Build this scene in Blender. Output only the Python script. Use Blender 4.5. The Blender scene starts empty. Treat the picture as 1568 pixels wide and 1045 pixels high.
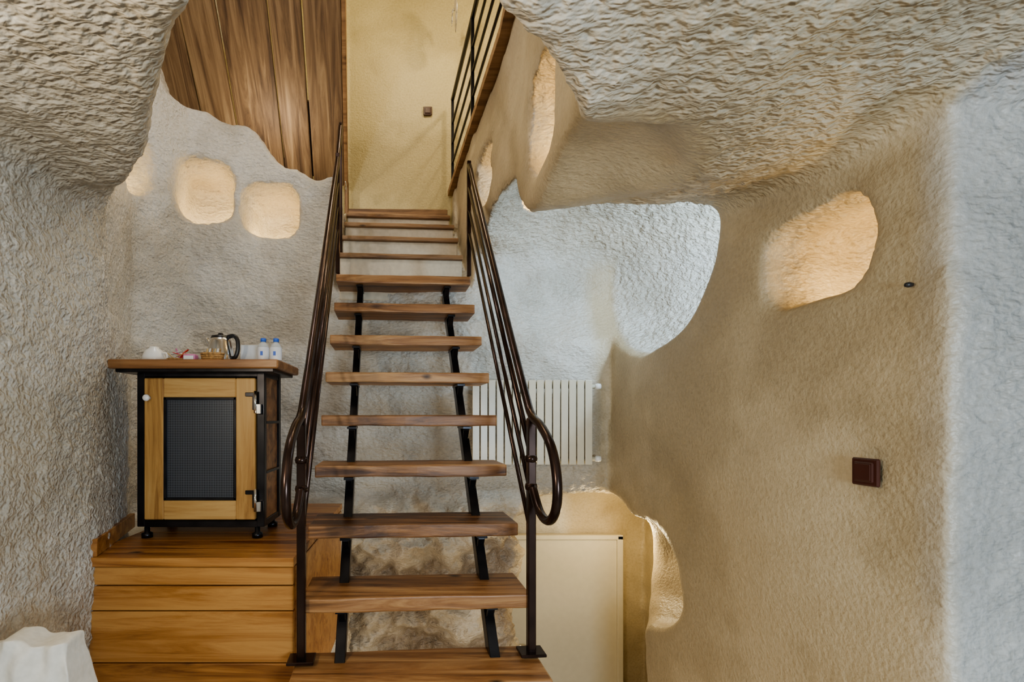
import bpy, bmesh, math, numpy as np, random
from mathutils import Vector, Matrix
random.seed(4); np.random.seed(4)
scene = bpy.context.scene
H = 1.4      # eye height above the landing

# ------------------------------------------------------------------ materials
def newmat(name):
    m = bpy.data.materials.new(name); m.use_nodes = True
    nt = m.node_tree; b = nt.nodes['Principled BSDF']
    return m, nt, b
def N(nt, t, **kw):
    n = nt.nodes.new(t)
    for k, v in kw.items(): setattr(n, k, v)
    return n
def math_(nt, op, a, b=None, clamp=False):
    n = N(nt, 'ShaderNodeMath', operation=op); n.use_clamp = clamp
    for i, v in enumerate((a, b)):
        if v is None: continue
        if isinstance(v, (int, float)): n.inputs[i].default_value = v
        else: nt.links.new(v, n.inputs[i])
    return n.outputs[0]
def ramp(nt, fac, stops):
    r = N(nt, 'ShaderNodeValToRGB'); e = r.color_ramp.elements
    e[0].position, e[0].color = stops[0][0], (*stops[0][1], 1)
    e[1].position, e[1].color = stops[-1][0], (*stops[-1][1], 1)
    for p, c in stops[1:-1]:
        x = e.new(p); x.color = (*c, 1)
    nt.links.new(fac, r.inputs[0]); return r.outputs[0]
def mixc(nt, fac, a, b, mode='MIX'):
    n = N(nt, 'ShaderNodeMix', data_type='RGBA', blend_type=mode)
    for i, v in ((0, fac), (6, a), (7, b)):
        if isinstance(v, (int, float)): n.inputs[i].default_value = v
        elif isinstance(v, tuple): n.inputs[i].default_value = (*v, 1)
        else: nt.links.new(v, n.inputs[i])
    return n.outputs[2]

def simple(name, col, rough=0.5, metal=0.0, var=0.08, scale=20, bump=0.0, **kw):
    m, nt, b = newmat(name)
    tc = N(nt, 'ShaderNodeTexCoord'); no = N(nt, 'ShaderNodeTexNoise')
    no.inputs['Scale'].default_value = scale; no.inputs['Detail'].default_value = 1
    nt.links.new(tc.outputs['Object'], no.inputs['Vector'])
    c = ramp(nt, no.outputs[0], [(0.3, tuple(x*(1-var) for x in col)), (0.7, tuple(min(1, x*(1+var)) for x in col))])
    nt.links.new(c, b.inputs['Base Color'])
    b.inputs['Roughness'].default_value = rough; b.inputs['Metallic'].default_value = metal
    if bump:
        bp = N(nt, 'ShaderNodeBump'); bp.inputs['Strength'].default_value = bump; bp.inputs['Distance'].default_value = .004
        nt.links.new(no.outputs[0], bp.inputs['Height']); nt.links.new(bp.outputs[0], b.inputs['Normal'])
    for k, v in kw.items(): b.inputs[k].default_value = v
    return m

def wood(name, dark, mid, light, axis=0, rough=0.4, scale=1.0, knots=True, spread=.12, bump=0.0):
    m, nt, b = newmat(name)
    tc = N(nt, 'ShaderNodeTexCoord'); geo = N(nt, 'ShaderNodeNewGeometry')
    mp = N(nt, 'ShaderNodeMapping')
    s = [18*scale]*3; s[axis] = 1.2*scale
    mp.inputs['Scale'].default_value = s
    off = N(nt, 'ShaderNodeVectorMath', operation='SCALE')
    off.inputs[0].default_value = (3.1, 5.7, 9.3)
    nt.links.new(geo.outputs['Random Per Island'], off.inputs['Scale'])
    add = N(nt, 'ShaderNodeVectorMath', operation='ADD')
    nt.links.new(tc.outputs['Object'], add.inputs[0]); nt.links.new(off.outputs[0], add.inputs[1])
    nt.links.new(add.outputs[0], mp.inputs['Vector'])
    n1 = N(nt, 'ShaderNodeTexNoise'); n1.inputs['Scale'].default_value = 1.0; n1.inputs['Detail'].default_value = 8; n1.inputs['Roughness'].default_value = .66; n1.inputs['Distortion'].default_value = .8
    nt.links.new(mp.outputs[0], n1.inputs['Vector'])
    f = math_(nt, 'ADD', n1.outputs[0], math_(nt, 'MULTIPLY', math_(nt, 'SUBTRACT', geo.outputs['Random Per Island'], .5), spread))
    c = ramp(nt, f, [(0.32, dark), (0.48, mid), (0.66, light)])
    if knots:
        vo = N(nt, 'ShaderNodeTexVoronoi'); vo.inputs['Scale'].default_value = 3.4*scale
        mp2 = N(nt, 'ShaderNodeMapping'); s2 = [1.6]*3; s2[axis] = .9; mp2.inputs['Scale'].default_value = s2
        nt.links.new(add.outputs[0], mp2.inputs['Vector']); nt.links.new(mp2.outputs[0], vo.inputs['Vector'])
        k = ramp(nt, vo.outputs['Distance'], [(0.04, (1, 1, 1)), (0.12, (0, 0, 0))])
        c = mixc(nt, k, c, tuple(x*.4 for x in dark))
    nt.links.new(c, b.inputs['Base Color'])
    b.inputs['Roughness'].default_value = rough
    if bump:
        bp = N(nt, 'ShaderNodeBump'); bp.inputs['Strength'].default_value = bump; bp.inputs['Distance'].default_value = .005
        nt.links.new(n1.outputs[0], bp.inputs['Height']); nt.links.new(bp.outputs[0], b.inputs['Normal'])
    return m

def cave_material():
    m, nt, b = newmat('carved_plaster')
    tc = N(nt, 'ShaderNodeTexCoord'); P = tc.outputs['Object']
    at = N(nt, 'ShaderNodeAttribute'); at.attribute_name = 'stone'
    fg = N(nt, 'ShaderNodeTexNoise'); fg.inputs['Scale'].default_value = 60; fg.inputs['Detail'].default_value = 2.0; fg.inputs['Roughness'].default_value = .6
    nt.links.new(P, fg.inputs['Vector'])
    mp = N(nt, 'ShaderNodeMapping'); mp.inputs['Rotation'].default_value = (.35, .5, -.75); mp.inputs['Scale'].default_value = (34, 68, 68)
    nt.links.new(P, mp.inputs['Vector'])
    sn = N(nt, 'ShaderNodeTexNoise'); sn.inputs['Scale'].default_value = 1; sn.inputs['Detail'].default_value = 1.0; sn.inputs['Distortion'].default_value = .1
    nt.links.new(mp.outputs[0], sn.inputs['Vector'])
    hh = math_(nt, 'ADD', math_(nt, 'MULTIPLY', math_(nt, 'MULTIPLY', sn.outputs[0], at.outputs['Alpha']), 1.8), math_(nt, 'MULTIPLY', fg.outputs[0], .42))
    bp = N(nt, 'ShaderNodeBump'); bp.inputs['Strength'].default_value = .85; bp.inputs['Distance'].default_value = .011
    nt.links.new(hh, bp.inputs['Height']); nt.links.new(bp.outputs[0], b.inputs['Normal'])
    g = ramp(nt, fg.outputs[0], [(0.3, (.87, .86, .83)), (0.6, (1, 1, 1))])
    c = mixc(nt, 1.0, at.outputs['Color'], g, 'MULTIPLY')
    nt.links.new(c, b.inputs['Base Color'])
    b.inputs['Roughness'].default_value = .46
    b.inputs['Specular IOR Level'].default_value = .5
    return m

M_cave = cave_material()
M_tread = wood('tread_oak', (.080, .032, .012), (.29, .138, .052), (.52, .305, .135), 0, .42, 1.0, True, .26, .6)
M_plat = wood('platform_pine', (.14, .046, .012), (.37, .160, .045), (.53, .275, .090), 0, .36, 1.0, True, .24, .4)
M_doorw_h = wood('cabinet_pine_h', (.29, .14, .042), (.47, .265, .088), (.57, .36, .14), 0, .42, 1.4, False)
M_doorw_v = wood('cabinet_pine_v', (.29, .14, .042), (.47, .265, .088), (.57, .36, .14), 2, .42, 1.4, False)
M_slab = wood('cabinet_slab', (.10, .042, .016), (.28, .13, .05), (.40, .22, .095), 0, .38)
M_old = wood('old_planks', (.060, .032, .016), (.18, .112, .058), (.33, .23, .13), 1, .62, .9, True, .20, 1.0)
M_olddk = wood('old_beam', (.025, .013, .008), (.068, .036, .018), (.11, .062, .032), 0, .65, .8, False, .1, .8)
M_trim = wood('trim_wood', (.11, .055, .024), (.25, .14, .065), (.36, .22, .11), 0, .5)
M_trimv = wood('trim_wood_v', (.11, .055, .024), (.25, .14, .065), (.36, .22, .11), 2, .5)
M_iron = simple('dark_iron', (.035, .034, .038), .32, .85, .3, 12)
M_ironrail = simple('rail_iron', (.055, .034, .028), .25, .8, .35, 9)
M_cream = simple('cream_enamel', (.68, .63, .50), .3, 0, .02)
M_doorpaint = simple('door_cream', (.70, .65, .51), .4, 0, .02)
M_step = simple('step_plaster', (.60, .53, .41), .7, 0, .06, 30, .6)
M_chrome = simple('steel', (.72, .72, .72), .18, 1.0, .04)
M_black = simple('black_plastic', (.02, .02, .022), .35)
M_white = simple('white_ceramic', (.85, .85, .83), .25, 0, .02)
M_fabric = simple('white_fabric', (.72, .70, .65), .9, 0, .05, 60, .4)
M_brown = simple('brown_plastic', (.060, .018, .012), .3)
M_blue = simple('blue_cap', (.05, .15, .6), .4)
M_red = simple('red_paper', (.65, .06, .05), .5)
M_pink = simple('pink_paper', (.65, .25, .45), .5)
M_yel = simple('tan_paper', (.65, .48, .22), .6)
M_label = simple('label_white', (.8, .82, .86), .4)
M_plastic = simple('clear_plastic', (.8, .85, .88), .15, 0, .02, 20, 0, **{'Alpha': .45})
M_wicker = simple('wicker', (.42, .25, .10), .7, 0, .4, 90, .8)

def mesh_screen():
    m, nt, b = newmat('perforated_mesh')
    tc = N(nt, 'ShaderNodeTexCoord')
    vo = N(nt, 'ShaderNodeTexVoronoi'); vo.inputs['Scale'].default_value = 130; vo.inputs['Randomness'].default_value = 0.0
    nt.links.new(tc.outputs['Object'], vo.inputs['Vector'])
    c = ramp(nt, vo.outputs['Distance'], [(0.34, (.010, .011, .014)), (0.46, (.13, .14, .165))])
    nt.links.new(c, b.inputs['Base Color']); b.inputs['Roughness'].default_value = .35; b.inputs['Metallic'].default_value = .3
    return m
M_mesh = mesh_screen()

# ------------------------------------------------------------------ builder
class B:
    def __init__(s): s.bm = bmesh.new(); s.mats = []
    def mi(s, m):
        if m not in s.mats: s.mats.append(m)
        return s.mats.index(m)
    def _merge(s, t, mat, M=None, smooth=False):
        if M is not None: t.transform(M)
        i = s.mi(mat)
        for f in t.faces: f.material_index = i; f.smooth = smooth
        me = bpy.data.meshes.new('t'); t.to_mesh(me); t.free()
        s.bm.from_mesh(me); bpy.data.meshes.remove(me)
    def box(s, c, size, mat, rot=0.0, bev=0.003, M=None, seg=1):
        t = bmesh.new(); bmesh.ops.create_cube(t, size=1)
        for v in t.verts: v.co = Vector((v.co.x*size[0], v.co.y*size[1], v.co.z*size[2]))
        if bev: bmesh.ops.bevel(t, geom=t.edges[:], offset=min(bev, min(size)*.4), segments=seg, affect='EDGES', profile=.6)
        if M is None: M = Matrix.Rotation(rot, 4, 'Z')
        s._merge(t, mat, Matrix.Translation(c) @ M)
    def plank(s, c, size, mat, rot=0.0, amp=.004):
        # board with slightly worn, wavy long edges
        t = bmesh.new(); bmesh.ops.create_cube(t, size=1)
        es = [e for e in t.edges if abs(e.verts[0].co.x-e.verts[1].co.x) > .5]
        bmesh.ops.subdivide_edges(t, edges=es, cuts=18, use_grid_fill=True)
        ph = [random.uniform(0, 6) for _ in range(4)]
        for v in t.verts:
            u = v.co.x*size[0]
            wy = amp*(math.sin(9*u+ph[0])+.6*math.sin(23*u+ph[1])); wz = amp*.5*(math.sin(7*u+ph[2])+.7*math.sin(31*u+ph[3]))
            v.co = Vector((v.co.x*size[0], v.co.y*size[1]+(wy if v.co.y < 0 else -wy*.5), v.co.z*size[2]+(wz if v.co.z < 0 else -wz*.3)))
        ed = [e for e in t.edges if len(e.link_faces) == 2 and e.calc_face_angle(0) > .8]
        bmesh.ops.bevel(t, geom=ed, offset=.007, segments=2, affect='EDGES', profile=.6)
        s._merge(t, mat, Matrix.Translation(c) @ Matrix.Rotation(rot, 4, 'Z'))
    def beam(s, p0, p1, w, h, mat, bev=.002, up=Vector((0, 0, 1))):
        p0, p1 = Vector(p0), Vector(p1); d = p1-p0; y = d.normalized()
        x = y.cross(up).normalized(); z = x.cross(y)
        M = Matrix((x, y, z)).transposed().to_4x4()
        s.box((p0+p1)/2, (w, d.length, h), mat, bev=bev, M=M)
    def tube(s, pts, r, mat, n=12, res=6, smooth=True):
        pts = [Vector(p) for p in pts]
        if smooth and len(pts) > 2:
            out = []
            for i in range(len(pts)-1):
                a = pts[max(i-1, 0)]; b_ = pts[i]; c = pts[i+1]; d = pts[min(i+2, len(pts)-1)]
                for k in range(res):
                    t = k/res
                    out.append(.5*((2*b_)+(c-a)*t+(2*a-5*b_+4*c-d)*t*t+(3*b_-a-3*c+d)*t**3))
            out.append(pts[-1]); pts = out
        t = bmesh.new(); rings = []
        ref = None
        for i, p in enumerate(pts):
            d = (pts[min(i+1, len(pts)-1)]-pts[max(i-1, 0)]).normalized()
            if ref is None:
                ref = d.orthogonal().normalized()
            ref = (ref-d*ref.dot(d)).normalized(); q = d.cross(ref)
            rings.append([t.verts.new(p+(ref*math.cos(2*math.pi*k/n)+q*math.sin(2*math.pi*k/n))*r) for k in range(n)])
        for a, b_ in zip(rings, rings[1:]):
            for k in range(n): t.faces.new((a[k], a[(k+1) % n], b_[(k+1) % n], b_[k]))
        t.faces.new(rings[0][::-1]); t.faces.new(rings[-1])
        s._merge(t, mat, None, True)
    def lathe(s, c, prof, mat, n=32, M=None):
        t = bmesh.new(); rings = []
        for r, z in prof:
            rings.append([t.verts.new((r*math.cos(2*math.pi*k/n), r*math.sin(2*math.pi*k/n), z)) for k in range(n)] if r > 1e-5 else [t.verts.new((0, 0, z))])
        for a, b_ in zip(rings, rings[1:]):
            for k in range(n):
                k2 = (k+1) % n
                if len(a) == 1 and len(b_) == 1: continue
                if len(a) == 1: t.faces.new((a[0], b_[k2], b_[k]))
                elif len(b_) == 1: t.faces.new((a[k], a[k2], b_[0]))
                else: t.faces.new((a[k], a[k2], b_[k2], b_[k]))
        bmesh.ops.recalc_face_normals(t, faces=t.faces[:])
        T = Matrix.Translation(c)
        s._merge(t, mat, T @ M if M is not None else T, True)
    def done(s, name):
        co = [v.co.copy() for v in s.bm.verts]
        lo = Vector([min(c[i] for c in co) for i in range(3)]); hi = Vector([max(c[i] for c in co) for i in range(3)])
        ctr = Vector(((lo.x+hi.x)/2, (lo.y+hi.y)/2, lo.z))
        for v in s.bm.verts: v.co -= ctr
        me = bpy.data.meshes.new(name); s.bm.to_mesh(me); s.bm.free()
        for m in s.mats: me.materials.append(m)
        o = bpy.data.objects.new(name, me); o.location = ctr
        scene.collection.objects.link(o); return o

# ------------------------------------------------------------------ cave shell as an implicit solid
h = 0.026
xs = np.arange(-2.3, 2.7, h, dtype=np.float32); ys = np.arange(-1.3, 4.7, h, dtype=np.float32); zs = np.arange(-1.65, 5.5, h, dtype=np.float32)
X2, Y2 = np.meshgrid(xs, ys, indexing='ij')
X = X2[:, :, None]; Y = Y2[:, :, None]; Z = zs[None, None, :]
def poly(pts):
    d = np.full(X2.shape, 1e9, np.float32); sgn = np.ones(X2.shape, np.float32)
    n = len(pts)
    for i in range(n):
        ax, ay = pts[i]; bx, by = pts[i-1]
        ex, ey = bx-ax, by-ay; wx, wy = X2-ax, Y2-ay
        t = np.clip((wx*ex+wy*ey)/(ex*ex+ey*ey), 0, 1)
        d = np.minimum(d, (wx-ex*t)**2+(wy-ey*t)**2)
        c1 = Y2 >= ay; c2 = Y2 < by; c3 = ex*wy > ey*wx
        flip = (c1 & c2 & c3) | (~c1 & ~c2 & ~c3)
        sgn = np.where(flip, -sgn, sgn)
    return (sgn*np.sqrt(d)).astype(np.float32)[:, :, None]
def smin(a, b, k):
    q = np.clip(.5+.5*(b-a)/k, 0, 1); return b*(1-q)+a*q-k*q*(1-q)
def smax(a, b, k): return -smin(-a, -b, k)
def ell(c, r):
    k = np.sqrt(((X-c[0])/r[0])**2+((Y-c[1])/r[1])**2+((Z-c[2])/r[2])**2)
    return (k-1)*min(r)
def rbox(c, hs, rad, rot=0.0):
    dx, dy = X-c[0], Y-c[1]
    lx = dx*math.cos(rot)+dy*math.sin(rot); ly = -dx*math.sin(rot)+dy*math.cos(rot)
    qx = np.abs(lx)-(hs[0]-rad); qy = np.abs(ly)-(hs[1]-rad); qz = np.abs(Z-c[2])-(hs[2]-rad)
    out = np.sqrt(np.maximum(qx, 0)**2+np.maximum(qy, 0)**2+np.maximum(qz, 0)**2)
    return out+np.minimum(np.maximum(np.maximum(qx, qy), qz), 0)-rad

room = poly([(-1.22, -1.15), (2.5, -1.15), (2.5, 1.27), (1.40, 1.27), (1.40, 2.3), (1.38, 3.48), (.9, 3.50), (-.4, 3.46),
             (-1.1, 3.42), (-1.55, 3.28), (-1.74, 2.95), (-1.60, 2.6), (-1.44, 2.4), (-1.29, 1.92), (-1.24, 1.4)])
zc = 2.20+.24*np.clip(Y-1.65, 0, 1.6)+.025*np.sin(2.3*X+1.0)*np.cos(1.9*Y)+.04*np.clip(X-.3, 0, 1)
A1 = smax(smax(room, Z-zc, .11), 0.0-Z, .05)
A2 = np.maximum(np.maximum(room, 1.45-Y), np.maximum(Z-1.5, -1.5-Z))
d = np.minimum(A1, A2)
# upper shaft over the stairs
shaft = poly([(-.34, .84), (.08, .84), (.15, .92), (.27, 1.03), (.40, 1.17), (.47, 1.36), (.50, 1.65), (.50, 2.6), (.41, 3.46), (-.5, 3.46), (-1.1, 3.42), (-1.55, 3.28),
              (-1.74, 2.95), (-1.56, 2.4), (-1.20, 1.95), (-.98, 1.66), (-.71, 1.33), (-.52, 1.09), (-.40, .93)])
V = np.maximum(np.maximum(shaft, 1.9-Z), Z-5.35)
d = smin(d, V, .05)
d = smin(d, ell((.50, 1.76, 2.17), (.42, .50, .19)), .03)      # smooth hollow below the shaft niche
# alcove behind the right wall
d = smin(d, ell((1.12, 2.92, 2.33), (.88, .76, .56)), .04)
# upper corridor with the end wall
cor = poly([(.41, 3.3), (.31, 4.5), (-.66, 4.5), (-.58, 3.3)])
cf = 2.27+np.clip(Y-3.42, 0, 2)*.86
d = np.minimum(d, np.maximum(np.maximum(cor, cf-Z), Z-5.35))
# opening with the old planks
U = np.maximum(np.maximum(-(X+1.98-np.clip(Z-4.2, 0, 2)*.3), X+.645-.13*np.clip(4.4-Y, 0, 1.3)), np.maximum(3.10-Y, Y-4.46))
rim = 3.10+np.clip(-.56-X, 0, 2)*.45+.055*np.sin(9*X)+.022*np.sin(21*X+1)
U = smax(U, rim-Z, .06); U = np.maximum(U, Z-5.35)
d = smin(d, U, .04)
# gallery to the right of the shaft
gal = poly([(.44, 1.7), (.46, 2.6), (.37, 3.46), (.27, 4.5), (1.7, 4.5), (1.7, 1.7)])
d = np.minimum(d, np.maximum(np.maximum(gal, 3.46-Z), Z-5.35))
# lower passage & carved notch
pas = poly([(.68, 3.3), (1.22, 3.02), (1.42, 3.02), (1.95, 3.9), (1.95, 4.15), (.68, 4.15)])
Pp = smax(smax(pas, Z-(.86-.30*np.clip(3.5-Y, 0, 1)), .34), -1.5-Z, .02)
Pp = smin(Pp, ell((1.44, 2.99, .44), (.24, .40, .30)), .10)
d = smin(d, Pp, .07)
# niches
for c, hs, r, rot in [((-1.48, 3.42, 2.96), (.185, .33, .225), .13, .25),
                      ((-1.06, 3.60, 2.87), (.185, .31, .19), .12, .0),
                      ((-1.86, 2.92, 2.97), (.28, .15, .19), .10, .0),
                      ((.66, 2.02, 2.69), (.26, .20, .20), .12, .0),
                      ((.58, 3.20, 3.00), (.24, .16, .18), .10, .0),
                      ((1.56, 1.745, 1.985), (.27, .22, .16), .11, .0)]:
    d = smin(d, rbox(c, hs, r, rot), .03)
# rock kept below the wooden platform
d = np.maximum(d, -np.maximum(np.maximum(X+.55, 1.98-Y), Z-.80))
# large-scale unevenness
nz = .016*np.sin(3.7*X+1.2*Z+.5)*np.sin(3.1*Y+.7)*1.0+.014*np.sin(5.3*Z+2*X)*np.cos(4.6*X-3.3*Y)
nz = nz+.006*np.sin(17*X+5*np.sin(3*Z))*np.sin(15*Z+11*Y)
flat = ((Y > 4.3) | (Z < -1.3) | ((Z < .1) & (Y < 1.6)) | (Y < -.9))
d = d+np.where(flat, 0, nz)
d = d.astype(np.float32)
d[0], d[-1] = 1, 1; d[:, 0], d[:, -1] = 1, 1; d[:, :, 0], d[:, :, -1] = 1, 1

ins = d < 0
cnt = np.zeros(tuple(s-1 for s in d.shape), np.int8)
offs = [(a, b, c) for a in (0, 1) for b in (0, 1) for c in (0, 1)]
nx, ny, nzz = d.shape
for a, b_, c in offs: cnt += ins[a:nx-1+a, b_:ny-1+b_, c:nzz-1+c]
act = np.argwhere((cnt > 0) & (cnt < 8))
vid = np.full(cnt.shape, -1, np.int32); vid[act[:, 0], act[:, 1], act[:, 2]] = np.arange(len(act))
pos = np.zeros((len(act), 3)); w = np.zeros(len(act))
corner = {o: d[act[:, 0]+o[0], act[:, 1]+o[1], act[:, 2]+o[2]].astype(float) for o in offs}
for o in offs:
    for ax in range(3):
        if o[ax] == 0:
            o2 = list(o); o2[ax] = 1; o2 = tuple(o2)
            a, b_ = corner[o], corner[o2]; cr = (a < 0) != (b_ < 0)
            t = np.where(cr, a/np.where(cr, a-b_, 1), 0)
            p = np.tile(np.array(o, float), (len(act), 1)); p[:, ax] += t
            pos[cr] += p[cr]; w[cr] += 1
pos = (act+pos/w[:, None])*h+np.array([xs[0], ys[0], zs[0]])
quads = []
for ax in range(3):
    b1, b2 = [(1, 2), (2, 0), (0, 1)][ax]
    sl0 = [slice(None)]*3; sl1 = [slice(None)]*3; sl0[ax] = slice(0, -1); sl1[ax] = slice(1, None)
    A_, B_ = ins[tuple(sl0)], ins[tuple(sl1)]
    e = np.argwhere(A_ != B_); ok = (e[:, b1] > 0) & (e[:, b2] > 0) & (e[:, b1] < d.shape[b1]-1) & (e[:, b2] < d.shape[b2]-1); e = e[ok]
    air0 = A_[e[:, 0], e[:, 1], e[:, 2]]
    q = []
    for da, db in ((-1, -1), (0, -1), (0, 0), (-1, 0)):
        g = e.copy(); g[:, b1] += da; g[:, b2] += db; q.append(vid[g[:, 0], g[:, 1], g[:, 2]])
    q = np.stack(q, 1); q[air0] = q[air0][:, ::-1]; quads.append(q)
Q = np.concatenate(quads).astype(np.int64)
del d, ins, cnt, vid
def relax(pos, Q, f):
    acc = np.zeros_like(pos); ct = np.zeros(len(pos))
    for i in range(4):
        ct += np.bincount(Q[:, i], minlength=len(pos))
        for k in range(3): acc[:, k] += np.bincount(Q[:, i], weights=pos[Q[:, (i+1) % 4], k], minlength=len(pos))
    return pos*(1-f)+f*acc/np.maximum(ct, 1)[:, None]
pos = relax(pos, Q, .5)
# one level of subdivision so that pick strokes are real relief
n0 = len(pos)
ea = Q; eb = np.roll(Q, -1, 1)
key = np.minimum(ea, eb)*n0+np.maximum(ea, eb)
uk, inv = np.unique(key.ravel(), return_inverse=True); inv = inv.reshape(-1, 4)
mid = (pos[uk//n0]+pos[uk % n0])/2
ctr = pos[Q].mean(1)
E = n0+inv; C = (n0+len(uk)+np.arange(len(Q)))[:, None]
Q = np.concatenate([np.concatenate([Q[:, i:i+1], E[:, i:i+1], C, E[:, (i-1) % 4:(i-1) % 4+1]], 1) for i in range(4)])
pos = np.concatenate([pos, mid, ctr])
pos = relax(pos, Q, .4)
def vnorm(pos):
    fn = np.cross(pos[Q[:, 2]]-pos[Q[:, 0]], pos[Q[:, 3]]-pos[Q[:, 1]])
    vn = np.zeros_like(pos)
    for i in range(4):
        for k in range(3): vn[:, k] += np.bincount(Q[:, i], weights=fn[:, k], minlength=len(pos))
    vn /= np.linalg.norm(vn, axis=1)[:, None]+1e-12
    return fn/(np.linalg.norm(fn, axis=1)[:, None]+1e-12), vn
fu, vn = vnorm(pos)
def hsh(i, j, k, s):
    n = (i*374761393+j*668265263+k*2147483647+s*974634777) & 0xffffffff
    n = ((n ^ (n >> 13))*1274126177) & 0xffffffff
    n = ((n ^ (n >> 16))*2246822519) & 0xffffffff
    return ((n ^ (n >> 15)) & 0xffff).astype(np.float32)/65535
def vnoise(P, s=0):
    I = np.floor(P).astype(np.int64); F = (P-I).astype(np.float32); F = F*F*(3-2*F); out = 0
    for a in (0, 1):
        for b_ in (0, 1):
            for c in (0, 1):
                w = (F[:, 0] if a else 1-F[:, 0])*(F[:, 1] if b_ else 1-F[:, 1])*(F[:, 2] if c else 1-F[:, 2])
                out = out+w*hsh(I[:, 0]+a, I[:, 1]+b_, I[:, 2]+c, s)
    return out
def fbm(P, o=4, s=0):
    r = 0; am = .5; t = 0
    for k in range(o): r = r+am*vnoise(P*2**k+k*7.3, s+k); t += am; am *= .5
    return r/t
def worley(P, s=0):
    I = np.floor(P).astype(np.int64); F = (P-I).astype(np.float32); best = np.full(len(P), 9., np.float32)
    for a in (-1, 0, 1):
        for b_ in (-1, 0, 1):
            for c in (-1, 0, 1):
                i, j, k = I[:, 0]+a, I[:, 1]+b_, I[:, 2]+c
                dd = (a+hsh(i, j, k, s)-F[:, 0])**2+(b_+hsh(i, j, k, s+11)-F[:, 1])**2+(c+hsh(i, j, k, s+23)-F[:, 2])**2
                best = np.minimum(best, dd)
    return np.sqrt(best)
x, y, z = pos.T
def st(v, a, b_):
    t = np.clip((v-a)/(b_-a), 0, 1); return t*t*(3-2*t)
lf = fbm(pos*1.6, 4, 3)            # soft mottling 0..1
jit = (lf-.5)*.12
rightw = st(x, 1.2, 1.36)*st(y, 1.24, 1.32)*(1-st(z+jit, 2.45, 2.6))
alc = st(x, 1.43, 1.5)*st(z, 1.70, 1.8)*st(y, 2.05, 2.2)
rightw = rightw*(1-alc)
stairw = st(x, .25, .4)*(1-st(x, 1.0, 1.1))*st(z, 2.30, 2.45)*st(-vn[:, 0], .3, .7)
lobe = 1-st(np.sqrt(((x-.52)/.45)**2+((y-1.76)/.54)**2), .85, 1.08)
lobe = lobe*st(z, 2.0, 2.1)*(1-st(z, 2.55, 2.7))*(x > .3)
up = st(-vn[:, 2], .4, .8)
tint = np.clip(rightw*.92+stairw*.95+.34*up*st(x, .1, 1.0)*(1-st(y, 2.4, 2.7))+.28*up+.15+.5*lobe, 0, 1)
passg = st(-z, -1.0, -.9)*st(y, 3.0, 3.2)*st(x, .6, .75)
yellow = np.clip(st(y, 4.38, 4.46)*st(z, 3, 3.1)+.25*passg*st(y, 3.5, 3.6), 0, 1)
nich = st(x, 1.44, 1.5)*st(y, 1.4, 1.5)*(1-st(y, 2.0, 2.1))
chis = np.clip(.62+.45*up+.35*st(-x, .9, 1.2)*(1-st(y, 2, 2.4))-.50*rightw-.54*stairw-.50*yellow-.4*passg*st(y, 3.55, 3.7)+.40*alc, .06, 1.05)
chis += .30*st(x, 1.38, 1.6)*(1-st(y, 1.3, 1.45))+.5*nich
chis *= 1-.8*lobe
rock = st(-z, -.95, -.65)*st(y, 2.9, 3.1)*(1-st(x, .85, 1.15))*(1-st(y, 3.75, 3.85))
# pick strokes
rx = Matrix.Rotation(-.75, 3, 'Z') @ Matrix.Rotation(.5, 3, 'Y') @ Matrix.Rotation(.35, 3, 'X')
Rm = np.array(rx)
wv = np.stack([vnoise(pos*2.5, 91), vnoise(pos*2.5+9, 92), vnoise(pos*2.5+17, 93)], 1)*.06
L = (pos+wv) @ Rm.T
st1 = worley(L*np.array([20., 34., 34.]), 5)
st2 = vnoise(L*np.array([23., 40., 40.]), 8)
rel = (np.minimum(st1, 1.0)-.5)*1.15+(st2-.5)*.7
hgt = rel*.0140*chis*(1-.4*rock)+(fbm(pos*5, 3, 21)-.5)*.020*np.clip(chis, .3, 1)
rr = fbm(pos*3.2, 5, 41); ridg = 1-np.abs(2*fbm(pos*4.5, 4, 51)-1)*2.2
hgt += rock*((rr-.5)*.50+ridg*.08)
still = (y > 4.42) | (z < -1.3) | (y < -1.0)
hgt = np.where(still & (yellow < .5), 0, hgt)
pos = pos+vn*hgt[:, None]
fu, vn = vnorm(pos)
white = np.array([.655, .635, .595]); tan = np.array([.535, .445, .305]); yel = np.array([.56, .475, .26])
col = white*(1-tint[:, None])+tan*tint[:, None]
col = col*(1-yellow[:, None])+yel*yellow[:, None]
rc = np.array([.34, .27, .20])+(np.array([.70, .62, .50])-np.array([.34, .27, .20]))*st(rr, .36, .56)[:, None]
col = col*(1-rock[:, None])+rc*rock[:, None]
mot = .80+.20*st(lf+(fbm(pos*7, 3, 61)-.5)*.3, .35, .58)
col = col*np.stack([mot, mot**1.10, mot**1.3], 1)
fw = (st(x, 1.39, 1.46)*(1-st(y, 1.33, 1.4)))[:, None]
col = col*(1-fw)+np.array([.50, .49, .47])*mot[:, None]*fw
col4 = np.concatenate([col, np.clip(chis, 0, 1)[:, None]], 1).astype(np.float32)
cls = np.full(len(Q), 5)
n_ = fu
horiz = np.abs(n_[:, 2]) <= .6
xa = np.abs(n_[:, 0]) >= np.abs(n_[:, 1])
cls[n_[:, 2] < -.6] = 1; cls[n_[:, 2] > .6] = 2
cls[horiz & xa & (n_[:, 0] < 0)] = 3; cls[horiz & xa & (n_[:, 0] >= 0)] = 4
cls[horiz & ~xa & (n_[:, 1] < 0)] = 5; cls[horiz & ~xa & (n_[:, 1] >= 0)] = 6
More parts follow.
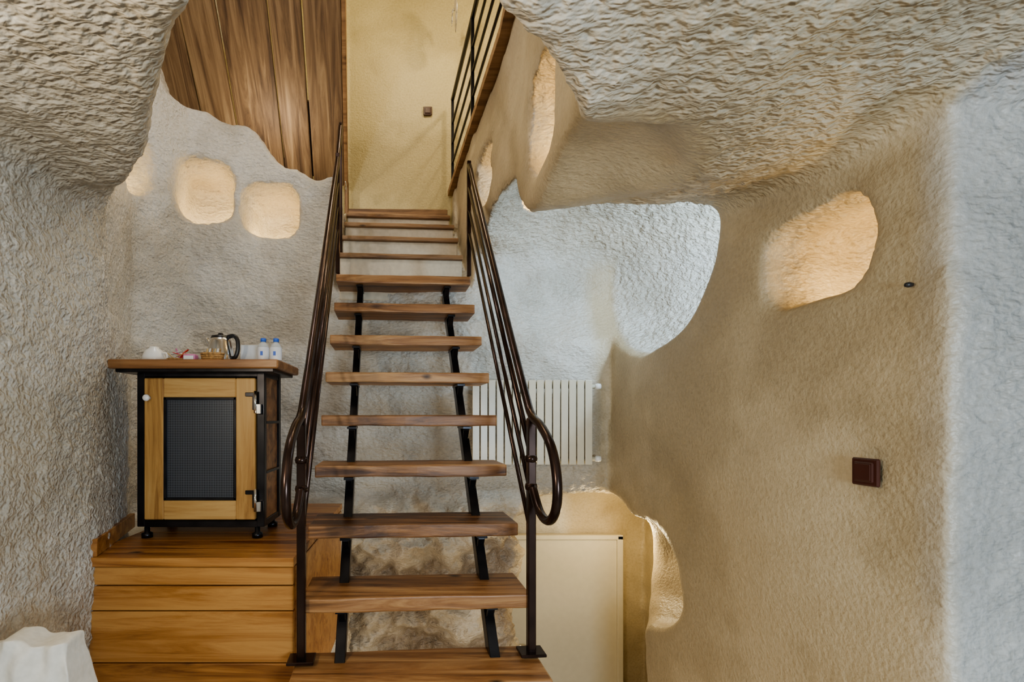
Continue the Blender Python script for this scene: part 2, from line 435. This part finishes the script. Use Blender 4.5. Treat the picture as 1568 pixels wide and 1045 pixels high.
for cid, nm in ((1, 'ceiling'), (2, 'floor'), (3, 'wall_right'), (4, 'wall_left'), (5, 'wall_back'), (6, 'wall_front')):
    q = Q[cls == cid]; u, inv = np.unique(q, return_inverse=True); inv = inv.reshape(-1, 4)
    me = bpy.data.meshes.new(nm)
    me.vertices.add(len(u)); me.vertices.foreach_set('co', pos[u].astype(np.float32).ravel())
    me.loops.add(len(inv)*4); me.loops.foreach_set('vertex_index', inv.astype(np.int32).ravel())
    me.polygons.add(len(inv)); me.polygons.foreach_set('loop_start', np.arange(0, len(inv)*4, 4, dtype=np.int32))
    me.update(calc_edges=True); me.validate()
    me.polygons.foreach_set('use_smooth', np.ones(len(me.polygons), bool))
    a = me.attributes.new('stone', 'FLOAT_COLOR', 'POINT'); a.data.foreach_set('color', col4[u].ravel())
    me.normals_split_custom_set_from_vertices(vn[u].astype(np.float32))
    me.materials.append(M_cave)
    o = bpy.data.objects.new(nm, me); scene.collection.objects.link(o)
print('cave quads', len(Q))

# ------------------------------------------------------------------ staircase
a = .068; ca, sa = math.cos(a), math.sin(a)
def S(u, D, zz):      # stair frame -> world
    c = Vector((-.068*(D-1.88), D, zz)); return c+Vector((ca*u, sa*u, 0))
def tz(n): return .706+.237*(n-2)
def tD(n): return 1.88+.197*(n-2)
b = B()
for n in range(0, 10):
    c = S(0, tD(n)+.135, tz(n)-.03)
    wdt = .90 if n > 1 else .93
    wdt += random.uniform(-.008, .008)
    b.plank(c, (wdt, .27, .056), M_tread, rot=a+random.uniform(-.006, .006), amp=.003)
    for sx in (-.30, .30):
        b.box(S(sx, tD(n)+.13, tz(n)-.068), (.045, .20, .012), M_iron, rot=a, bev=.001)
        b.beam(S(sx, tD(n)+.05, tz(n)-.075), S(sx, tD(n)+.11, tz(n)-.16), .03, .012, M_iron)
sl = .237/.197
for sx in (-.30, .30):
    b.beam(S(sx, tD(0)-.05, tz(0)-.14-.15*sl+.0), S(sx, tD(9)+.17, tz(9)-.14+.04*sl), .04, .07, M_iron)
b.done('staircase')

# solid upper steps with wooden nosings
b = B()
up_steps = [(3.49, 2.57, .885), (3.68, 2.765, .875), (3.90, 2.955, .875), (4.15, 3.135, .875)]
for i, (D, zt, wd) in enumerate(up_steps):
    b.box(S(-.01, D+.22, zt-.17), (wd, .42, .30), M_step, rot=a, bev=.006)
    b.plank(S(-.01, D+.13, zt-.005), (wd+.01, .30, .030), M_trim, rot=a, amp=.002)
b.box(S(-.01, 4.43, 3.22), (.90, .10, .15), M_trim, rot=a*.3, bev=.004)
b.done('upper_steps')

# ------------------------------------------------------------------ stair railings
def railing(u, left):
    b = B()
    slope = (3.12-1.40)/(3.26-1.88)
    up = [(3.26, 3.12)]
    if left: up = [(3.50, 3.50), (3.38, 3.30), (3.26, 3.12)]
    pts = up+[(2.8, 3.12-.46*slope), (2.3, 3.12-.96*slope), (1.95, 1.50), (1.86, 1.41), (1.75, 1.37), (1.64, 1.30), (1.585, 1.20), (1.59, 1.10), (1.66, 1.04), (1.76, 1.05), (1.85, 1.13)]
    b.tube([S(u, D, zz) for D, zz in pts], .0165, M_ironrail)
    for k in (1, 2, 3):
        dz = -.155*k
        b.tube([S(u, 3.26, 3.12+dz), S(u, 1.87, 1.40+dz+.01)], .0095 if k > 1 else .012, M_ironrail, smooth=False)
    b.box(S(u, 1.87, (.475+1.40)/2), (.032, .032, 1.40-.475), M_ironrail, rot=a, bev=.004)
    b.box(S(u, 1.87, .481), (.10, .08, .012), M_ironrail, rot=a, bev=.002)
    top = 3.16 if not left else 3.18
    b.box(S(u, 3.28, (2.37+top)/2), (.028, .028, top-2.37), M_ironrail, rot=a, bev=.004)
    if left: b.box(S(u, 3.50, (2.59+3.52)/2), (.022, .022, .93), M_ironrail, rot=a, bev=.003)
    for zz in (1.13, 1.24): b.lathe(S(u, 1.87, zz), [(0, -.02), (.022, -.012), (.025, 0), (.022, .012), (0, .02)], M_ironrail, 16)
    return b.done('stair_railing')
railing(.445, False); railing(-.445, True)

# ------------------------------------------------------------------ balcony railing + wooden edge
b = B()
p0, p1 = Vector((.315, 4.40, 3.5)), Vector((.475, 2.6, 3.5)); p2 = Vector((.475, 1.75, 3.5))
for hh, r in ((.22, .010), (.40, .010), (.58, .010), (.80, .017)):
    b.tube([p0+Vector((0, 0, hh)), p1+Vector((0, 0, hh)), p2+Vector((0, 0, hh))], r, M_iron, smooth=False)
for p in (p0, (p0+p1)/2, p1, p2): b.beam(p, p+Vector((0, 0, .82)), .025, .025, M_iron, up=Vector((1, 0, 0)))
b.done('balcony_railing')
b = B()
b.beam((.325, 4.48, 3.48), (.487, 2.6, 3.48), .10, .05, M_trim); b.beam((.487, 2.6, 3.48), (.487, 1.7, 3.48), .10, .05, M_trim)
b.done('trim_1')

# ------------------------------------------------------------------ old plank soffit sloping over the opening
dn = Vector((.104, -.80, .65)).normalized()
ax_x = (Vector((1, 0, 0))-dn*dn.x).normalized(); ax_z = ax_x.cross(dn)
Mx = Matrix((ax_x, dn, ax_z)).transposed().to_4x4()
TM = Matrix.Translation((-.665, 4.40, 3.52)) @ Mx     # local: x across the planks, y up the slope
b = B()
pw = [.34, .27, .36, .24, .28]; xx = -1.49; tot = 1.49
for i, wd in enumerate(pw):
    wd = wd*tot/sum(pw)
    b.box((xx+wd/2, 1.05, .012*(i % 2)), (wd-.012, 2.1, .035), M_old, bev=.006, seg=2)
    xx += wd
b.box((-.20, .34, -.035), (.40, .60, .03), M_olddk, bev=.006)
b.box((-.95, .10, -.04), (1.05, .12, .07), M_olddk, bev=.01)
o = b.done('plank_soffit'); o.matrix_world = TM @ Matrix.Translation(o.location)
b = B()
b.box(Vector((-.652, 4.40, 3.52))+dn*1.05, (.030, 2.1, .07), M_trim, M=Mx, bev=.004)
b.box((-.65, 4.42, 3.40), (.030, .06, .32), M_trimv, bev=.004)
b.done('trim_2')

# ------------------------------------------------------------------ wooden platform
b = B()
yy = 1.885
for dpt in (.12, .16, .15, .16, .15, .16, .15, .16):
    b.box((-.91, yy+dpt/2, .835), (.85, dpt-.003, .035), M_plat, bev=.002); yy += dpt
zz = .815
for hgt_ in (.075, .10, .205, .17, .20):
    b.box((-.91, 1.915, zz-hgt_/2), (.84, .03, hgt_-.005), M_plat, bev=.003); zz -= hgt_
b.box((-.50, 2.5, .45), (.03, 1.15, .72), M_plat, bev=.003)
b.done('wooden_platform')
b = B(); b.beam((-1.275, 1.90, .888), (-1.43, 2.42, .888), .025, .07, M_plat); b.done('baseboard_left')

# ------------------------------------------------------------------ cabinet
b = B()
x0, x1, yf, yb, zb, zt = -1.275, -.70, 2.20, 2.46, .905, 1.615
for xx in (x0+.015, x1-.015):
    for yy in (yf+.015, yb-.015):
        b.box((xx, yy, (zb+zt)/2), (.034, .034, zt-zb), M_iron, bev=.002)
        b.lathe((xx+(.02 if xx < -1 else -.02), yy, .8535), [(0, 0), (.024, 0), (.024, .02), (.012, .026), (.012, .055), (0, .055)], M_iron, 16)
for z_ in (zb+.012, zt-.012):
    b.box(((x0+x1)/2, yf+.015, z_), (x1-x0-.06, .03, .03), M_iron, bev=.002)
    b.box(((x0+x1)/2, yb-.015, z_), (x1-x0-.06, .03, .03), M_iron, bev=.002)
    for xx in (x0+.015, x1-.015): b.box((xx, (yf+yb)/2, z_), (.03, yb-yf-.06, .03), M_iron, bev=.002)
b.box((x1-.014, (yf+yb)/2, (zb+zt)/2), (.012, yb-yf-.06, zt-zb-.05), M_slab, bev=.001)
b.box((x0+.014, (yf+yb)/2, (zb+zt)/2), (.012, yb-yf-.06, zt-zb-.05), M_slab, bev=.001)
b.box(((x0+x1)/2, yb-.01, (zb+zt)/2), (x1-x0-.05, .012, zt-zb-.05), M_slab, bev=.001)
b.box(((x0+x1)/2, (yf+yb)/2, zb+.02), (x1-x0-.05, yb-yf-.05, .015), M_slab, bev=.001)
for z_ in (1.15, 1.38): b.box((x1+.001, (yf+yb)/2, z_), (.004, yb-yf-.06, .012), M_iron, bev=0)
b.box(((x0+x1)/2, 2.30, 1.638), (.75, .37, .040), M_slab, bev=.006)
b.box(((x0+x1)/2, 2.30, 1.612), (.70, .33, .018), M_iron, bev=.003)
dx0, dx1, dz0, dz1, sw = x0+.036, x1-.036, zb+.034, zt-.034, .088
b.box((dx0+sw/2, yf, (dz0+dz1)/2), (sw, .028, dz1-dz0), M_doorw_v, bev=.004)
b.box((dx1-sw/2, yf, (dz0+dz1)/2), (sw, .028, dz1-dz0), M_doorw_v, bev=.004)
b.box(((dx0+dx1)/2, yf, dz1-sw/2), (dx1-dx0-2*sw, .028, sw), M_doorw_h, bev=.004)
b.box(((dx0+dx1)/2, yf, dz0+sw/2), (dx1-dx0-2*sw, .028, sw), M_doorw_h, bev=.004)
b.box(((dx0+dx1)/2, yf+.004, (dz0+dz1)/2), (dx1-dx0-2*sw+.004, .006, dz1-dz0-2*sw+.004), M_mesh, bev=0)
mx0, mx1, mz0, mz1 = dx0+sw, dx1-sw, dz0+sw, dz1-sw
for xx in (mx0+.005, mx1-.005): b.box((xx, yf-.002, (mz0+mz1)/2), (.012, .02, mz1-mz0), M_iron, bev=.001)
for z_ in (mz0+.005, mz1-.005): b.box(((mx0+mx1)/2, yf-.002, z_), (mx1-mx0, .02, .012), M_iron, bev=.001)
Rx = Matrix.Rotation(math.pi/2, 4, 'X')
b.lathe((dx0+.022, yf-.014, dz1-.09), [(0, .032), (.012, .030), (.016, .022), (.012, .012), (.007, .006), (.010, 0), (0, 0)], M_white, 20, Rx)
for z_ in (dz1-.11, dz0+.09):
    b.box((dx1-.004, yf-.018, z_), (.012, .012, .07), M_iron, bev=.002)
    b.box((dx1-.02, yf-.018, z_+.035), (.045, .010, .018), M_iron, bev=.002)
    b.box((dx1+.018, yf-.018, z_-.03), (.020, .014, .045), M_chrome, bev=.002)
    b.tube([(dx1+.004, yf-.026, z_-.05), (dx1+.004, yf-.026, z_+.05)], .006, M_chrome, smooth=False)
b.done('cabinet')

ZT = 1.6588
# kettle
b = B(); c = Vector((-.955, 2.34, ZT))
b.lathe(c, [(0, 0), (.062, 0), (.064, .012), (.060, .016)], M_black)
b.lathe(c+Vector((0, 0, .014)), [(.062, 0), (.064, .01), (.060, .05), (.050, .095), (.044, .115), (.0, .117)], M_chrome)
b.lathe(c+Vector((0, 0, .128)), [(.045, 0), (.040, .010), (.015, .015), (.010, .024), (0, .026)], M_black)
b.tube([c+Vector((.040, -.01, .132)), c+Vector((.070, -.015, .136)), c+Vector((.088, -.018, .115)), c+Vector((.090, -.018, .07)), c+Vector((.078, -.016, .035)), c+Vector((.058, -.01, .03))], .010, M_black)
b.tube([c+Vector((-.045, 0, .09)), c+Vector((-.062, .002, .11)), c+Vector((-.070, .003, .125))], .011, M_chrome)
b.done('electric_kettle')
# upturned cup
b = B(); b.lathe((-1.255, 2.30, ZT), [(0, .080), (.020, .080), (.022, .073), (.040, .060), (.052, .030), (.056, 0), (.050, 0), (0, .0)], M_white)
b.tube([(-1.210, 2.29, ZT+.050), (-1.188, 2.285, ZT+.045), (-1.186, 2.285, ZT+.02), (-1.20, 2.29, ZT+.012)], .005, M_white); b.done('coffee_cup')
# tray with sachets
b = B(); b.lathe((-1.13, 2.29, ZT), [(0, 0), (.045, 0), (.055, .02), (.052, .02), (.043, .005), (0, .005)], M_wicker)
for i in range(14):
    m = [M_red, M_label, M_yel, M_pink, M_red, M_white][i % 6]
    an = random.uniform(0, 6.28); r = random.uniform(.005, .035)
    p = Vector((-1.13+r*math.cos(an), 2.29+r*math.sin(an)*.6, ZT+.02+.002*i))
    dv = Vector((random.uniform(-1, 1), random.uniform(-.4, .4), random.uniform(.1, .8))).normalized()*.034
    b.beam(p-dv*.3, p+dv, .013, .003, m, bev=.001)
b.done('sachet_tray')
b = B(); b.box((-1.05, 2.235, ZT+.018), (.055, .04, .034), M_pink, bev=.004); b.box((-1.05, 2.213, ZT+.018), (.045, .003, .018), M_label, bev=0); b.done('tea_box')
# basket
b = B()
for k in range(4):
    zz = .006+.010*k
    b.tube([(-.945+.045*math.cos(t)*(1+.04*k), 2.225+.024*math.sin(t)*(1+.04*k), ZT+zz) for t in np.linspace(0, 2*math.pi, 25)], .0055, M_wicker, 8, 1)
b.box((-.945, 2.225, ZT+.006), (.07, .035, .008), M_wicker)
for i in range(6): b.beam((-.975+.012*i, 2.225, ZT+.02), (-.97+.012*i, 2.23, ZT+.062), .010, .004, [M_yel, M_label, M_wicker][i % 3], bev=.001)
b.done('small_basket')
# card in stand
b = B(); Mr = Matrix.Rotation(-.15, 4, 'X')
b.box((-.835, 2.40, ZT+.052), (.085, .004, .10), M_label, M=Mr, bev=.001); b.box((-.835, 2.397, ZT+.052), (.090, .002, .106), M_plastic, M=Mr, bev=0)
b.box((-.835, 2.41, ZT+.003), (.09, .05, .005), M_plastic, bev=.001); b.done('menu_card')
# water bottles
for xx, yy in ((-.745, 2.33), (-.685, 2.335)):
    b = B(); c = (xx, yy, ZT)
    b.lathe(c, [(0, 0), (.024, 0), (.027, .006), (.027, .08), (.022, .095), (.011, .105), (.011, .112), (0, .112)], M_plastic, 24)
    b.lathe(c, [(.0275, .02), (.0278, .022), (.0278, .078), (.0275, .08)], M_label, 24)
    b.lathe(c, [(0, .125), (.012, .125), (.0135, .122), (.0135, .108), (.011, .108)], M_blue, 20)
    b.box((xx, yy-.0275, ZT+.05), (.012, .002, .02), M_blue, bev=0)
    b.done('water_bottle')

# ------------------------------------------------------------------ radiator
b = B(); nsec = 15; X0, X1 = .372, 1.205; sw = (X1-X0)/nsec
for i in range(nsec):
    xc = X0+sw*(i+.5)
    b.box((xc, 3.335, 1.37), (sw-.007, .012, .585), M_cream, bev=.004, seg=2)
    b.box((xc, 3.375, 1.37), (.014, .07, .56), M_cream, bev=.004)
    b.box((xc, 3.375, 1.64), (sw-.010, .075, .035), M_cream, bev=.010, seg=2)
    b.box((xc, 3.375, 1.10), (sw-.010, .075, .035), M_cream, bev=.010, seg=2)
for z_ in (1.62, 1.115):
    b.tube([(X0, 3.38, z_), (X1+.035, 3.38, z_)], .016, M_cream, smooth=False)
    b.lathe((X1+.05, 3.375, z_), [(0, -.022), (.020, -.018), (.022, 0), (.020, .018), (0, .022)], M_white, 20, Matrix.Rotation(math.pi/2, 4, 'Y'))
    b.tube([(X1+.045, 3.38, z_), (X1+.045, 3.42, z_), (X1+.045, 3.50, z_)], .009, M_chrome, smooth=False)
b.done('radiator')

# ------------------------------------------------------------------ lower door
b = B()
b.box((1.21, 4.10, -.56), (.94, .04, 1.86), M_doorpaint, bev=.004)
for xx in (.72, 1.70): b.box((xx, 4.09, -.55), (.05, .07, 1.92), M_doorpaint, bev=.006)
b.box((1.21, 4.09, .395), (1.03, .07, .04), M_doorpaint, bev=.006)
b.tube([(.80, 4.07, -.5), (.80, 4.03, -.5), (.90, 4.03, -.5)], .009, M_chrome, smooth=False)
b.done('door_1')

# ------------------------------------------------------------------ switches
def switch(c, M, s=.086):
    b = B()
    T = Matrix.Translation(c) @ M
    def bx(cc, sz, m, bev=.002):
        t = T @ Matrix.Translation(cc); b.box(t.translation, sz, m, M=t.to_3x3().to_4x4(), bev=bev)
    bx((0, 0, 0), (s, .012, s), M_brown, .004); bx((0, -.007, 0), (s*.72, .008, s*.72), M_brown, .003); bx((0, -.0115, 0), (s*.60, .004, s*.60), M_brown, .0015)
    return b.done('light_switch')
switch(Vector((1.394, 1.505, 1.232)), Matrix.Rotation(-math.pi/2+.05, 4, 'Z'))
switch(Vector((.09, 4.485, 4.25)), Matrix.Identity(4), .08)
b = B(); b.lathe((1.408, 1.378, 1.78), [(0, .02), (.006, .018), (.008, .01), (.006, 0), (0, 0)], M_black, 12, Matrix.Rotation(-math.pi/2, 4, 'Y')); b.done('wall_peg')

# ------------------------------------------------------------------ bench with a white bag
b = B()
b.box((-1.0, 1.28, .45), (.40, .26, .04), M_plat, bev=.005)
for xx in (-1.16, -.84):
    for yy in (1.19, 1.37): b.box((xx, yy, .215), (.04, .04, .43), M_plat, bev=.003)
b.done('low_bench')
t = bmesh.new(); bmesh.ops.create_cube(t, size=1); bmesh.ops.subdivide_edges(t, edges=t.edges[:], cuts=18, use_grid_fill=True)
for v in t.verts:
    x_, y_, z_ = v.co
    k = 1-.30*max(0, z_+.1)**1.2
    bul = 1+.25*math.cos(x_*math.pi)*math.cos(z_*2.4)
    fold = .012*math.sin(26*x_+3*math.sin(6*z_))*max(0, z_+.3)
    v.co = Vector((x_*.28*k, y_*.15*bul*(1-.85*max(0, z_))+fold, z_*.34+(.012*math.sin(11*x_+5*z_) if z_ > 0 else 0)+(-.07*x_*x_*4*max(0, z_-.15) if z_ > .15 else 0)))
    v.co += Vector((.004*math.sin(19*z_+6*x_), .007*math.sin(15*x_+11*z_), 0))
b = B(); b._merge(t, M_fabric, Matrix.Translation((-1.05, 1.30, .645)) @ Matrix.Rotation(.15, 4, 'Z'), True)
b.tube([(-1.16, 1.24, .77), (-1.17, 1.20, .83), (-1.13, 1.19, .85), (-1.09, 1.20, .83), (-1.09, 1.24, .77)], .006, M_fabric)
b.box((-1.13, 1.20, .66), (.05, .004, .02), M_black, rot=.15, bev=.001)
o = b.done('cloth_bag')
sm = o.modifiers.new('s', 'SUBSURF'); sm.levels = 1; sm.render_levels = 1

# ------------------------------------------------------------------ lights
def area(name, loc, rot, size, sy, power, col):
    l = bpy.data.lights.new(name, 'AREA'); l.shape = 'RECTANGLE'; l.size = size; l.size_y = sy; l.energy = power; l.color = col
    o = bpy.data.objects.new(name, l); o.location = loc; o.rotation_euler = rot; scene.collection.objects.link(o); return o
def point(name, loc, power, col, r=.03):
    l = bpy.data.lights.new(name, 'POINT'); l.energy = power; l.color = col; l.shadow_soft_size = r
    o = bpy.data.objects.new(name, l); o.location = loc; scene.collection.objects.link(o); return o
def aim(o, tgt):
    o.rotation_euler = (Vector(tgt)-o.location).to_track_quat('-Z', 'Y').to_euler()
cool = (.70, .86, 1.0); warm = (1.0, .72, .34); soft = (1.0, .86, .65)
area('daylight_window_lamp', (.9, -1.0, 1.2), (math.radians(90), 0, 0), .7, .6, 36, cool)
area('side_fill', (-1.1, .2, 1.7), (math.radians(90), 0, math.radians(-75)), .25, .25, 15, soft)  # unseen warm fill, added to light the tan right wall
al = area('alcove_daylight_lamp', (1.76, 2.50, 2.34), (0, 0, 0), .2, .2, 10, (.58, .79, 1)); aim(al, (1.05, 3.5, 2.2))
point('niche_lamp', (-1.47, 3.56, 2.78), 2.7, warm, .012)
point('niche_lamp', (-1.06, 3.72, 2.72), 2.7, warm, .012)
point('niche_lamp', (-1.95, 2.92, 2.84), 1.4, warm, .012)
point('niche_lamp', (.76, 2.02, 2.58), 2.6, warm, .012)
point('niche_lamp', (.70, 3.20, 2.90), 2.2, warm, .012)
point('niche_lamp', (1.68, 1.745, 1.88), 2.2, (1, .78, .44), .012)
point('plank_lamp', (-1.20, 3.75, 3.46), 9, soft, .02)
point('corridor_fill', (-.15, 3.3, 5.1), 25, (1, .87, .60), .06)  # unseen warm fill added for the upper corridor
point('gallery_lamp', (1.1, 3.3, 5.0), 28, (1, .85, .6), .06)
point('passage_lamp', (1.50, 3.50, .56), 8, (1, .80, .46), .03)
point('under_stair_fill', (.15, 2.1, -.55), 12, soft, .04)  # added fill below the frame, brightens the rock behind the stairs
point('shaft_fill', (-.9, 2.0, 4.0), 19, (.96, .97, 1.0), .06)  # fill light added out of view, high in the shaft
w = bpy.data.worlds.new('w'); scene.world = w; w.use_nodes = True
w.node_tree.nodes['Background'].inputs[0].default_value = (.6, .7, .9, 1); w.node_tree.nodes['Background'].inputs[1].default_value = .3
try:
    scene.view_settings.look = 'AgX - Medium High Contrast'
except Exception as e: print(e)
scene.view_settings.exposure = .48

# ------------------------------------------------------------------ camera
cd = bpy.data.cameras.new('camera'); cam = bpy.data.objects.new('camera', cd); scene.collection.objects.link(cam)
cam.location = (0, 0, H); cam.rotation_euler = (math.radians(90), 0, 0)
cd.sensor_width = 36; cd.lens = 17.0; cd.shift_x = 144/1568; cd.shift_y = 118/1568; cd.clip_start = .02
scene.camera = cam
